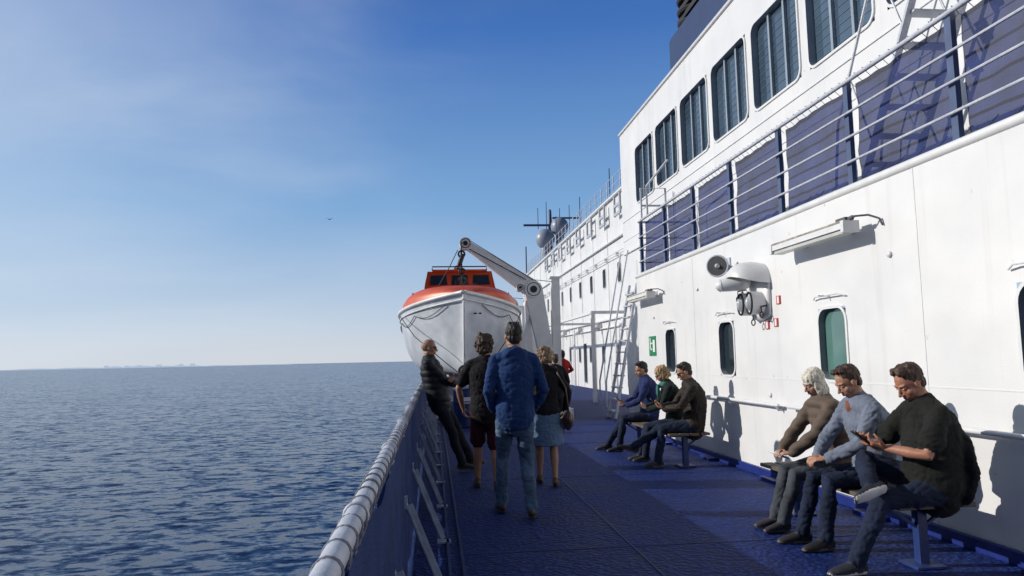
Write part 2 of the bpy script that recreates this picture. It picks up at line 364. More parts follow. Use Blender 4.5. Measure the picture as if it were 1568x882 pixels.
mb.obj('window_blinds',[mat('blind_grey',(.09,.13,.17),.6)],sup)
mb=MB(); mb.tube([(XU-.01,-12,7.6),(XU-.01,19.6,7.6)],.04,0,8)
mb.box((XU-.008,3.8,5.13),(.016,31.5,.02)); mb.box((XU-.006,3.8,4.6),(.012,31.5,.015))
mb.box((XU-.02,16.9,3.2),(.06,5.2,.08)); mb.box((XU-.02,16.9,4.25),(.05,5.2,.05))
mb.tube([(XU-.04,15.2,3.3),(XU-.04,15.2,5.0)],.02,0,6)
mb.obj('upper_trim',[WHITE2],sup,smooth=True,angle=40)
mb=MB(); holes=[]
for k in range(12):
    y=24.+2.7*k
    holes.append(window(mb,XF,y,4.95,.28,.42,.13,deep=.08)); 
    holes.append(window(mb,XF,y+.6,1.6,.28,.38,.13,deep=.08))
for y in(29,37.5,45): holes.append(window(mb,XF,y-.75,1.2,.4,.98,.15,deep=.1))
wall(mb,XF,14.3,62,0,8.2,holes)
mb.add([(XF,62,0),(18,62,0),(18,62,8.2),(XF,62,8.2)],[(0,1,2,3)]); mb.add([(XF,14.3,8.2),(18,14.3,8.2),(18,62,8.2),(XF,62,8.2)],[(0,1,2,3)])
mb.obj('forward_wall',[WHITE,WHITE2,GLASSD],sup)
mb=MB()
for z,r_ in((3.1,.07),(6.35,.06),(8.18,.08),(2.75,.03)): mb.box((XF-.05,41,z),(.1+r_,42,r_))
for z in(5.75,5.62): mb.tube([(XF-.12,21,z),(XF-.12,61,z)],.02,0,6)
for i in range(20): mb.box((XF-.06,21.5+2*i,5.7),(.12,.03,.2))
for i in range(12): mb.box((XF-.01,22.6+2.9*i,4.1),(.02,.03,8.1))
for i in range(8):
    y=24+4.5*i; mb.box((XF-.12,y,2.9),(.2,.3,.2)); mb.tube([(XF-.3,y,2.72),(XF-.1,y,2.85)],.08,0,8); mb.tube([(XF-.15,y+1.3,.0),(XF-.15,y+1.3,2.9)],.05,0,8)
for y in(24.5,33,41): mb.bar((5.3,y,3.0),(XF,y,3.0),.10,.10); mb.box((5.35,y,1.5),(.12,.12,3.0))
mb.box((5.35,33,3.0),(.12,17,.10))
mb.box((5.9,46,2.2),(.9,1.6,4.4)); mb.box((5.7,54,2.6),(1.4,5,5.2))
mb.obj('forward_wall_fittings',[WHITE2],sup,smooth=True,angle=35)
mb=MB()
for i in range(36):
    y=20+1.15*i; mb.tube([(XF+.1,y,8.2),(XF+.1,y,9.15)],.022,0,6)
for z in(8.5,8.8,9.15): mb.tube([(XF+.1,20,z),(XF+.1,61,z)],.016,0,6)
for i in range(7):
    y=20.2+.9*i; mb.tube([(XF+.3,y,9.1),(XF+.3,y,10.2)],.022,0,6)
for z in(9.6,9.9,10.2): mb.tube([(XF+.3,20.2,z),(XF+.3,25.6,z)],.018,0,6)
mb.obj('forward_roof_railing',[GREYP],None,smooth=True)
# stand-off name letters on the roof edge, seen nearly edge-on (not readable from here)
mb=MB(); rn=random.Random(11)
for i in range(9):
    y=25.5+2.7*i; z0=7.15; h_=.85; x=XF-.2
    for k in range(2): mb.box((x,y+k*.9,z0+h_/2),(.07,.14,h_))
    for zz in rn.sample([.07,.42,.78],2): mb.box((x,y+.45,z0+zz),(.07,.76,.12))
    mb.box((XF-.09,y+.4,z0+.3),(.16,.05,.05))
mb.obj('ship_name_letters',[mat('letter_grey',(.40,.43,.48),.5)])

fn=empty('ship_funnel'); mb=MB()
mb.box((9.1,11,8.5),(6.2,13.2,2.0)); mb.obj('funnel_base',[NAVY],fn,bevel=.15)
mb=MB()
for i in range(12): mb.box((9.1,12.0,9.62+.26*i),(5.7,11,.12),0)
mb.box((9.1,12,11.2),(5.2,10.4,3.3),0)
for i in range(9): mb.torus((6.7,17.1,9.7+.3*i),(0,0,1),.5,.06,0,18,6)
mb.obj('funnel_louvres',[DARK],fn)

# upper terrace railing
mb=MB(); ys=[13.95-1.46*i for i in range(13)]
for y in ys: mb.box((XW+.03,y,3.60),(.045,.075,1.08),0)
for z in(3.32,3.56,3.80): mb.tube([(XW-.02,-4,z),(XW-.02,13.95,z)],.013,1,8)
mb.tube([(XW+.0,-4,4.12),(XW+.0,14.0,4.12)],.022,1,10)
mb.tube([(XW+.0,14.0,4.12),(XW+1.1,14.0,4.12)],.024,1,8)
for z in(3.32,3.56,3.80): mb.tube([(XW,13.98,z),(XW+1.1,13.98,z)],.014,1,8)
for i in range(130):
    y=-3.5+i*.134; mb.tube([(XW+.06,y,4.05),(XW-.02,y+.02,4.145),(XW+.02,y+.03,4.15)],.0028,2,4,dome=False)
    if i%2==0: mb.tube([(XW+.06,y,3.19),(XW-.01,y+.04,3.10)],.003,3,4,dome=False)
mb.obj('upper_deck_railing',[SLATE,GREYP,ROPE,DARK],None,smooth=True,angle=40)
mb=MB()
def sheet(mb,x,y0,y1,z0,z1,amp,seed,ny=30,nz_=10,mi=0,sc=.004):
    vs=[];fs=[]
    for i in range(ny+1):
        for j in range(nz_+1):
            y=y0+(y1-y0)*i/ny; z=z0+(z1-z0)*j/nz_
            n_=noise.noise(V((y*1.7,z*2.2,seed)))+.5*noise.noise(V((y*5,z*6,seed+9)))
            edge=sc*math.sin(i*.9) if j in(0,nz_) else 0
            vs.append((x+amp*n_,y,z+edge+(.03*noise.noise(V((y*2,0,seed))) if j==0 else 0)))
    for i in range(ny):
        for j in range(nz_):
            a=i*(nz_+1)+j; fs.append((a,a+nz_+1,a+nz_+2,a+1))
    mb.add(vs,fs,mi)
for i in range(len(ys)-1): sheet(mb,XW+.10,ys[i+1]+.05,ys[i]-.04,3.15,4.10,.03,i)
mb.obj('blue_safety_netting',[NET],None,smooth=True)
mb=MB()
for x in(4.5,5.02):
    mb.bar((x,7.3,3.05),(x,4.3,7.8),.03,.07,0,up=(1,0,0)) 
    mb.tube([(x-.02,7.7,3.1),(x-.02,7.55,4.0),(x-.02,4.7,8.7)],.016,0,8)
    for k in range(5):
        t=.12+.2*k; p=V((x-.02,7.3-3*t,3.05+4.75*t)); mb.tube([p,p+V((0,.35,.85))],.012,0,6)
for k in range(19):
    t=(k+.5)/19; mb.box((4.76,7.3-3*t,3.05+4.75*t),(.5,.14,.02))
mb.obj('steep_stairs',[GREYP],None,smooth=True,angle=40)
mb=MB()
for y in(17.7,18.4):
    mb.bar((4.35,y,0),(5.0,y,3.3),.05,.11,0,up=(0,1,0)); mb.tube([(4.15,y,.3),(4.15,y,.9),(4.8,y,4.1)],.02,0,6)
for k in range(11):
    t=(k+.6)/11.5; mb.box((4.35+.65*t,18.05,3.3*t),(.14,.66,.03))
mb.obj('boat_deck_ladder',[GREYP],None,smooth=True,angle=40)
mb=MB(); mb.tube([(4.1,13.6,4.2),(4.1,13.6,4.75),(4.1,12.3,4.9)],.02,0,6); mb.tube([(4.6,14.0,3.1),(4.6,14.0,4.8),(4.1,14.0,4.8),(4.1,14.0,3.1)],.02,0,6); mb.tube([(4.1,14.,4.45),(4.7,14,4.45)],.02,0,6)
mb.obj('gate_frame',[GREYP],None,smooth=True)
mb=MB(); mb.tube([(XW-.09,-4,.9),(XW-.09,8.0,.9)],.022,0,10); mb.tube([(XW-.09,8.25,.9),(XW-.09,14.1,.9)],.022,0,10)
for i in range(13):
    y=-3.3+1.45*i; mb.tube([(XW,y,.84),(XW-.06,y,.84),(XW-.09,y,.89)],.011,0,6)
mb.obj('wall_handrail',[WHITE2],None,smooth=True)

# ------------------------------------------------------------ outboard railing
mb=MB(); RX=-.215
mb.tube([(RX,-3+i*.5,1.085+.003*math.sin(i*2.1)) for i in range(80)],.029,0,16)
y=-2
while y<14:
    tw=random.uniform(-.03,.03)
    mb.torus((RX,y,1.083),(tw,1,tw*2),.031,.0035,1,14,5); mb.torus((RX,y+.010,1.083),(tw,1,-tw),.031,.003,1,14,5)
    mb.tube([(RX+.03,y+.005,1.07),(RX+.018,y+.01,1.03)],.004,1,5)
    y+=random.uniform(.12,.17)
for i in range(22):
    y=.2+1.5*i+.1
    mb.torus((RX,y+.3,1.085),(0,1,0),.030,.007,0,16,6)
    mb.box((RX,y-.1,.54),(.05,.05,1.08),2)
    mb.bar((RX+.03,y,.62),(.05,y,.03),.055,.012,3,up=(1,0,1)); mb.bar((RX+.05,y+.0,.60),(.06,y,.035),.012,.05,3,up=(1,0,1))
    mb.box((.07,y,.012),(.11,.10,.016),3); mb.box((RX+.025,y,.62),(.03,.08,.07),3)
    mb.tube([(RX,y-.1,.05),(RX,y-.1,1.08)],.02,2,8)
for z in(.3,.56,.82): mb.tube([(RX-.02,-3,z),(RX-.02,36,z)],.013,2,6)
mb.box((RX,16,.04),(.10,40,.08),2)
mb.obj('ship_railing',[GREYP,ROPE,BLUEP,mat('brace_grey_blue',(.26,.31,.42),.5,.2,12,.2)],None,smooth=True,angle=40)
mb=MB(); 
sheet(mb,RX+.03,-3,16,.10,1.045,.018,5,260,14,0,.006); sheet(mb,RX+.03,16,36,.10,1.045,.018,7,60,8)
mb.obj('railing_canvas',[CANVAS],None,smooth=True)

# ------------------------------------------------------------ benches
def bench(y0,y1):
    mb=MB()
    for k in range(4): mb.box((3.17+.145*k,(y0+y1)/2,.44+.0015*k),(.125,y1-y0,.032),0)
    for yy in(y0+.2,y1-.2):
        mb.box((3.38,yy,.41),(.50,.06,.03),1); mb.box((3.38,yy,.2),(.07,.07,.40),1); mb.box((3.38,yy,.012),(.22,.22,.02),1)
        mb.bar((3.38,yy,.25),(3.60,yy,.40),.02,.03,1,up=(0,1,0)); mb.bar((3.38,yy,.25),(3.16,yy,.40),.02,.03,1,up=(0,1,0))
    mb.obj('deck_bench',[WOOD,BLUEP],None,bevel=.004)
bench(4.80,6.95); bench(9.70,12.4)

def lamp(y0,y1,z):
    mb=MB(); c=(y0+y1)/2; L_=y1-y0
    mb.box((XW-.20,c,z),(.14,L_,.06),0); mb.box((XW-.20,c,z-.05),(.10,L_-.1,.04),1)
    mb.box((XW-.20,c,z+.038),(.15,L_*.96,.018),2)
    for yy in(y0+.02,y1-.02): mb.box((XW-.20,yy,z-.01),(.16,.05,.11),0)
    for yy in(c-L_*.3,c+L_*.3): mb.box((XW-.07,yy,z+.045),(.16,.04,.02),0); mb.box((XW-.01,yy,z+.02),(.02,.10,.10),0)
    mb.tube([(XW-.2,y0+.05,z+.06),(XW-.2,y0-.06,z+.07),(XW-.1,y0-.12,z+.07),(XW-.03,y0-.17,z+.03),(XW-.015,y0-.19,z-.03)],.010,3,8)
    mb.box((XW-.2,y0+.10,z+.06),(.09,.16,.04),3); mb.tube([(XW-.2,y0+.02,z+.06),(XW-.2,y0-.03,z+.065)],.022,3,8)
    mb.obj('wall_lamp',[WHITE2,mat('lamp_diffuser',(.5,.5,.48),.3,.1),SOOT,mat('grey_cable',(.10,.10,.11),.6)],None,smooth=True,angle=40,bevel=.008)
lamp(6.35,7.85,2.66); lamp(12.7,14.1,2.60)
mb=MB(); c=V((3.86,9.55,2.68)); d=V((-.62,-.75,-.05)).normalized()
mb.tube([c-d*.16,c-d*.10,c,c+d*.08,c+d*.13],[.05,.055,.07,.11,.145],0,18,dome=False)
mb.torus(c+d*.13,d,.14,.012,0,22,6); mb.tube([c+d*.132,c+d*.136],[.128,.125],1,18,dome=False); mb.tube([c+d*.10,c+d*.15],[.05,.03],0,12)
mb.tube([c-d*.1,c+V((.08,.1,.05)),V((XW,c.y+.1,c.z+.05))],.018,0,8); mb.box((XW-.01,c.y+.1,c.z+.05),(.02,.12,.16),0); mb.tube([c-d*.22,c-d*.15],.05,0,12)
mb.obj('loudspeaker',[GREYP,mat('horn_interior',(.06,.06,.065),.6)],None,smooth=True,angle=50)
mb=MB(); cy=8.70; cz=2.36
vs=[];fs=[];na,nb=20,12
for i in range(na+1):
    a=math.pi*i/na
    for j in range(nb+1):
        bb=math.pi/2*j/nb
        vs.append((XW-.42*math.cos(bb)*math.sin(a)**.5-.005, cy-.27*math.cos(a), cz-.02+.27*math.sin(a)*math.sin(bb)+.10*math.sin(a)*math.cos(bb)))
for i in range(na):
    for j in range(nb): k=i*(nb+1)+j; fs.append((k,k+1,k+nb+2,k+nb+1))
mb.add(vs,fs,0)
mb.tube([(XW-.02,cy,cz-.40),(XW-.02,cy,cz)],[(.06,.25),(.08,.265)],0,20,lat=(1,0,0))
mb.tube([(XW-.22,cy+.05,cz+.02),(XW-.40,cy+.12,cz-.0),(XW-.46,cy+.14,cz-.01)],[.10,.085,.075],0,14); mb.torus((XW-.47,cy+.145,cz-.01),(-1,.2,0),.07,.012,3,14,5)
for k in(-.13,.12):
    p=V((XW-.20,cy+k,cz-.25)); mb.tube([p-V((-.14,0,0)),p+V((-.02,0,0))],[(.14,.09),(.14,.09)],0,18,lat=(0,0,1),dome=False)
    a_=[(p+V((-.03,.085*math.cos(t),.13*math.sin(t)))) for t in [i*math.pi/10 for i in range(21)]]; mb.tube(a_,.012,1,6); mb.tube([p+V((-.021,0,0)),p+V((-.028,0,0))],[(.10,.06),(.09,.05)],2,16,lat=(0,0,1))
for k,zz in((.44,-.16),(.30,-.12),(.02,-.48),(-.22,-.40)):
    p=V((XW-.12,cy+k,cz+zz)); mb.tube([p+V((.11,0,.12)),p+V((0,0,.10)),p+V((0,0,.04))],.009,1,6); mb.torus(p,(1,.2,0),.036,.008,1,14,5)
mb.obj('hooded_signal_lamp',[WHITE2,DARK,mat('lens_grey',(.40,.43,.47),.15),GREYP],None,smooth=True,angle=50)
def sign(name,y,z,w_,h_,parts):
    mb=MB(); mb.box((XW-.006,y,z),(.008,w_,h_),0)
    mats=[parts[0]]
    for i,(yy,zz,ww,hh,mt) in enumerate(parts[1:]):
        if mt not in mats: mats.append(mt)
        mb.box((XW-.012,y+yy,z+zz),(.004,ww,hh),mats.index(mt))
    mb.obj(name,mats)
for y,z in((8.26,2.12),(8.35,1.86),(8.58,1.84),(9.16,2.12)): sign('warning_sticker',y,z,.10,.10,[REDS,(0,-.0,.045,.08,SIGNW)])
sign('emergency_exit_sign',13.35,1.68,.42,.36,[GREENS,(.12,.03,.05,.16,SIGNW),(.12,.13,.05,.04,SIGNW),(.06,-.06,.09,.03,SIGNW),(-.10,0,.12,.22,SIGNW),(.03,.05,.10,.025,SIGNW)])

# ------------------------------------------------------------ lifeboat
lb=empty('lifeboat'); cx=.74; Y0=17.9; LEN=8.6
def gun(t):
    hb=1.66*max(0.02,(1-(1-min(t/.34,1))**2.6))*(1 if t<.7 else 1-.25*((t-.7)/.3)**2)
    zg=2.72+.40*(1-min(t/.40,1))**1.7+.1*max(0,t-.7)
    zk=1.12+.35*max(0,(1-t/.06))**2 if t<.06 else 1.12
    return hb,zg,zk
def hsec(t,s_):
    hb,zg,zk=gun(t); full=min(t/.20,1)**.8; e=.95-.52*full
    bulge=1+.05*math.sin(math.pi*min(s_*1.0,1))*full
    return hb*(s_**e if s_>0 else 0)*bulge, zk+(zg-zk)*(s_**(1.15+1.1*full)), full
mb=MB(); NS=34; NP=16; vs=[];fs=[]
for i in range(NS+1):
    t=(i/NS)**1.5; y=Y0+LEN*t
    for j in range(-NP,NP+1):
        s_=abs(j)/NP; x,z,full=hsec(t,s_)
        vs.append((cx+math.copysign(x,j) if j else cx,y-(.25*(s_)**2*(1-full)),z))
w_=2*NP+1
for i in range(NS):
    for j in range(w_-1): a=i*w_+j; fs.append((a,a+1,a+w_+1,a+w_))
fs.append(tuple(NS*w_+j for j in range(w_)))
mb.add(vs,fs,0); mb.obj('hull',[mat('boat_gelcoat',(.56,.60,.66),.3,.16,2.5,.05,20)],lb,smooth=True)
mb=MB()
def rim(dz,out,r_,mi):
    for sg in(-1,1):
        pts=[]
        for i in range(NS+1):
            t=(i/NS)**1.5; hb,zg,zk=gun(t); full=min(t/.2,1)**.8; pts.append((cx+sg*(hb+out),Y0+LEN*t-.25*(1-full)-.02,zg+dz))
        mb.tube(pts,r_,mi,8)
rim(0,.01,.05,0); rim(-.17,-.01,.018,0)
mb.tube([(cx,Y0-.27,3.12),(cx,Y0-.12,2.4),(cx,Y0-.03,1.75),(cx,Y0+.12,1.35),(cx,Y0+.8,1.09),(cx,Y0+LEN,1.08)],.035,0,8)
mb.obj('strake',[WHITE2],lb,smooth=True)
mb=MB()
vs=[];fs=[];NC=14
for i in range(NS+1):
    t=.015+.97*i/NS; hb,zg,zk=gun(t); h_=.62*min(1,max(0,(t-.02)/.2))**.6*(1 if t<.85 else max(0,1-((t-.85)/.15)**2))+.02; hb*=.965; full=min(t/.2,1)**.8
    for j in range(NC+1):
        a=math.pi*j/NC; vs.append((cx-hb*math.copysign(abs(math.cos(a))**.8,math.cos(a)),Y0+LEN*t-.22*(1-full),zg+.03+h_*math.sin(a)**.75))
for i in range(NS):
    for j in range(NC): a=i*(NC+1)+j; fs.append((a,a+NC+1,a+NC+2,a+1))
fs.append(tuple(range(NC+1)))
mb.add(vs,fs,0)
def house(y0,y1,wb,wt,z0,z1,mi):
    vs=[(cx-wb,y0,z0),(cx+wb,y0,z0),(cx+wb,y1,z0),(cx-wb,y1,z0),(cx-wt,y0+.28,z1),(cx+wt,y0+.28,z1),(cx+wt,y1-.1,z1),(cx-wt,y1-.1,z1)]
    mb.add(vs,[(0,1,5,4),(1,2,6,5),(2,3,7,6),(3,0,4,7),(4,5,6,7)],mi)
house(20.0,22.6,1.02,.88,3.15,3.93,0)
for k in(-1,0,1):
    x0=cx+k*.58; z0,z1=3.54,3.82
    def fr(z): return 20.0+.28*(z-3.15)/.78-.012
    mb.add([(x0-.24,fr(z0),z0),(x0+.24,fr(z0),z0),(x0+.21,fr(z1),z1),(x0-.21,fr(z1),z1)],[(0,1,2,3)],1)
for sg in(-1,1):
    for k in range(3):
        y_=20.55+.62*k; mb.add([(cx+sg*.972,y_,3.51),(cx+sg*.972,y_+.45,3.51),(cx+sg*.925,y_+.45,3.81),(cx+sg*.925,y_,3.81)],[(0,1,2,3)],1)
mb.box((cx,21.2,3.95),(1.5,2.0,.05),0); mb.tube([(cx-.75,20.35,3.98),(cx-.75,20.35,4.07),(cx+.75,20.35,4.07),(cx+.75,20.35,3.98)],.018,2,6)
mb.box((cx+.35,19.35,3.36),(.5,.4,.08),2); mb.box((cx-.1,19.2,3.32),(.1,.1,.5),2)
for sg in(-1,1):
    mb.tube([(cx+sg*1.35,19.6,3.02),(cx+sg*1.28,19.7,3.28),(cx+sg*1.2,20.6,3.34),(cx+sg*1.2,22.5,3.32)],.016,3,6)
    for k in range(4): mb.tube([(cx+sg*1.45,19.6+.8*k,2.8),(cx+sg*1.15,19.6+.8*k,3.28)],.02,3,6)
o=mb.obj('canopy',[ORANGE,GLASSD,DARK,WHITE2],lb,smooth=True,angle=35)
mb=MB()
for sg in(-1,1):
    pts=[]
    for i in range(61):
        u=i/60; t=.04+.5*u; sag=abs(math.sin(u*math.pi*5))
        x,z,full=hsec(t,.92-.05*sag); pts.append((cx+sg*(x+.02),Y0+LEN*t-.22*(1-full)-.03,z))
    mb.tube(pts,.010,0,5)
mb.tube([(cx,Y0+.9,3.3),(cx,Y0+.9,4.5)],.018,0,6); mb.tube([(cx-.05,Y0+.9,3.95),(cx+.02,Y0+.9,4.15)],.06,0,8); mb.torus((cx,Y0+.9,4.2),(0,1,0),.08,.025,0,14,6); mb.torus((cx,Y0+.9,3.75),(0,1,0),.07,.02,0,14,6)
mb.tube([(cx-1.62,19.6,2.70),(cx-1.2,18.5,2.1),(cx-.4,17.9,1.4),(cx+.1,18.0,1.0)],.012,0,5); mb.tube([(cx+1.6,19.6,2.70),(cx+1.1,18.4,2.0),(cx+.5,18.0,1.2)],.012,0,5)
mb.tube([(cx-.6,19.2,3.4),(cx-.3,19,3.9),(cx-.1,18.85,4.3)],.012,0,5)
mb.torus((cx,17.9,1.22),(0,1,0),.13,.04,0,16,6); mb.ell((cx-.06,17.85,1.2),(.05,.05,.12),0)
mb.ell((cx+.28,Y0+.02,2.62),(.04,.03,.02),0); mb.ell((cx+.40,Y0+.06,2.62),(.04,.03,.02),0)
mb.obj('lines_and_hook',[DARK],lb,smooth=True)

def davit(y):
    mb=MB()
    head=V((.86,y,4.52)); el_=V((2.62,y,3.30)); base=V((3.05,y,.9))
    def arm(p0,p1,w0,w1,th,mi=0):
        d=(p1-p0).normalized(); n_=V((0,1,0)).cross(d)
        vs=[]
        for p,w__ in((p0,w0),(p1,w1)):
            for sy in(-1,1):
                for sn in(-1,1): vs.append(p+V((0,sy*th,0))+n_*sn*w__)
        mb.add(vs,[(0,1,3,2),(4,6,7,5),(0,4,5,1),(2,3,7,6),(0,2,6,4),(1,5,7,3)],mi)
    arm(head,el_,.10,.24,.10); arm(el_,base,.24,.17,.11)
    arm(V((2.75,y+.02,3.2)),V((2.2,y+.02,1.5)),.06,.05,.05)
    for p,r_ in((head,.16),(el_,.23),(el_+V((-.35,0,.05)),.1)):
        mb.tube([p-V((0,.14,0)),p+V((0,.14,0))],r_,0,20,dome=False); mb.tube([p-V((0,.16,0)),p+V((0,.16,0))],r_*.4,1,12,dome=False); mb.torus(p-V((0,.14,0)),(0,1,0),r_*.75,.012,1,18,5)
    mb.box((3.22,y+.1,1.8),(.22,.24,3.6),0); mb.box((3.1,y,.1),(.9,.7,.2),0); mb.box((3.22,y+.1,3.62),(.3,.3,.05),0)
    mb.tube([head+V((.1,-.1,-.15)),el_+V((-.2,-.16,.25))],.012,1,5); mb.tube([head+V((.0,-.1,.15)),el_+V((.0,-.12,.25)),V((3.2,y,3.5))],.010,1,5)
    mb.tube([head+V((-.12,0,-.1)),head+V((-.12,0,-.8))],.014,1,5)
    mb.obj('lifeboat_davit',[WHITE2,DARK],None,smooth=True,angle=35,bevel=.012)
davit(19.2); davit(24.8)
mb=MB(); 
for y in(19.5,24.5):
    mb.box((.9,y,.5),(1.8,.18,.14)); mb.box((.1,y,.35),(.16,.16,.7)); mb.box((1.7,y,.35),(.16,.16,.7)); mb.box((.74,y,.85),(.5,.14,.5))
mb.obj('boat_cradle',[WHITE2],None,bevel=.01)
mb=MB(); 
mb.tube([(.72,16.9,.02),(.72,16.9,.86)],.29,0,24,dome=False)
for z in(.03,.3,.57,.85): mb.torus((.72,16.9,z),(0,0,1),.29,.014,0,24,6)
mb.box((.72,16.62,.6),(.2,.02,.14),1)
mb.obj('blue_oil_drum',[BLUEP,SIGNW],None,smooth=True,angle=40)
mb=MB()
for y in(29,30.6,32.2): mb.tube([(.6,y-.55,.75),(.6,y+.55,.75)],.36,0,20); mb.torus((.6,y,.75),(0,1,0),.36,.02,1,20,5); mb.box((.6,y,.2),(.6,.9,.4),1)
mb.obj('life_raft_canister',[WHITE2,GREYP],None,smooth=True,angle=40)

mb=MB()
for x,y,z,r_ in((9.0,58,11.0,.78),(10.2,58,12.0,.72)):
    mb.ell((x,y,z),(r_,r_,r_*1.05),0,None,20,12); mb.tube([(x,y,8.2),(x,y,z-r_*.8)],[.3,.35],0,12)
mb.obj('radar_dome',[mat('dome_grey',(.26,.30,.38),.4,.05)],None,smooth=True)
mb=MB()
mb.tube([(9.6,59,8.2),(9.6,59,13.5)],[.3,.12],0,10); mb.box((8.7,59,12.3),(2.6,.2,.15)); mb.box((10.9,59,12.9),(2.2,.2,.12)); mb.box((9.6,59,10),(1.2,.5,.6))
for x in(8.6,9.3,10.4,11.2): mb.tube([(x,59,12),(x,59,13.9+.4*math.sin(x*7))],.03,0,6)
mb.tube([(7.3,57,8.2),(7.3,57,10.2)],.05,0,6)
for y,h_ in((33,10.2),(40,10.4),(48,10.9)): mb.tube([(XF+.6,y,8.2),(XF+.6,y,h_)],.025,0,6)
mb.obj('radar_mast',[SLATE],None,smooth=True,angle=40)
mb=MB(); c=V((-41,300,59))
mb.ell(c,(.5,.18,.16),0); 
for sg in(-1,1): mb.add([c+V((sg*.1,-.2,.1)),c+V((sg*.9,-.15,.45)),c+V((sg*2.,.05,.1)),c+V((sg*.9,.2,.42)),c+V((sg*.1,.25,.05))],[(0,1,3,4),(1,2,3)],0)
mb.obj('seagull',[DARK],None)

# ------------------------------------------------------------ people
def remeshed(mb,voxel,smooth=2):
    me=bpy.data.meshes.new('t'); me.from_pydata([tuple(v) for v in mb.v],[],mb.f); me.update()
    o=bpy.data.objects.new('t',me); COL.objects.link(o)
    r_=o.modifiers.new('r','REMESH'); r_.mode='VOXEL'; r_.voxel_size=voxel
    if smooth:
        s_=o.modifiers.new('s','SMOOTH'); s_.factor=.5; s_.iterations=smooth
    dg=bpy.context.evaluated_depsgraph_get(); dg.update(); ev=o.evaluated_get(dg); em=ev.to_mesh()
    vs=[v.co.copy() for v in em.vertices]; ns=[v.normal.copy() for v in em.vertices]; fs=[tuple(p.vertices) for p in em.polygons]
    ev.to_mesh_clear(); bpy.data.objects.remove(o)
    bvh=BVHTree.FromPolygons([tuple(v) for v in mb.v],mb.f)
    lab=[]; vl=[None]*len(vs)
    for f in fs:
        c=(vs[f[0]]+vs[f[1]]+vs[f[2]]+vs[f[-1]])*.25
        q=bvh.find_nearest(c); l=mb.m[q[2]] if q[2] is not None else 0
        lab.append(l)
        for i in f: vl[i]=l
    return vs,ns,fs,lab,vl
def ik(a,t,l1,l2,hint):
    a=V(a);t=V(t);d=t-a; Ld=min(d.length,(l1+l2)*.998); dn=d.normalized(); t=a+dn*Ld
    x=(l1*l1-l2*l2+Ld*Ld)/(2*Ld); h_=math.sqrt(max(l1*l1-x*x,0)); hv=V(hint); hv=hv-dn*hv.dot(dn); hv.normalize()
    return a+dn*x+hv*h_,t
def skin(n_,c): return mat('skin_'+n_,c,.5,.08,25,.15,120,spec=.4)
def hand(hm,w_,d,n_,side,curl,s,spread=.0,mi=0):
    w_=V(w_);d=V(d).normalized();n_=V(n_); n_=(n_-d*n_.dot(d)).normalized(); l=d.cross(n_)*side
    hm.tube([w_-d*.03*s,w_,w_+d*.04*s,w_+d*.085*s],[(.027*s,.020*s),(.029*s,.019*s),(.039*s,.016*s),(.041*s,.014*s)],mi,12,lat=l)
    for k,(off,ln,r_) in enumerate(((.031,.070,.0092),(.0105,.078,.0092),(-.0105,.072,.0088),(-.030,.056,.0080))):
        p=w_+d*.080*s+l*off*s; dd=(d+l*off*spread*6).normalized(); pts=[p]; a=0
        for ph,fr_ in enumerate((.45,.32,.23)):
            a+=curl*(.8 if ph==0 else 1.1)+.04*k
            q=dd*math.cos(a)+n_*math.sin(a); p=p+q*ln*fr_*s*1.05; pts.append(p)
        hm.tube(pts,[r_*s*1.02,r_*s,r_*s*.92,r_*s*.78],mi,8)
    p=w_+d*.022*s+l*.026*s; pts=[p]
    for ph,(ln) in enumerate((.042,.032,.026)):
        dirn=(d*(.55+.25*ph)+l*(.75-.3*ph)+n_*(.25+curl*.5*ph)).normalized(); p=p+dirn*ln*s; pts.append(p)
    hm.tube(pts,[.0135*s,.012*s,.0105*s,.0085*s],mi,8)

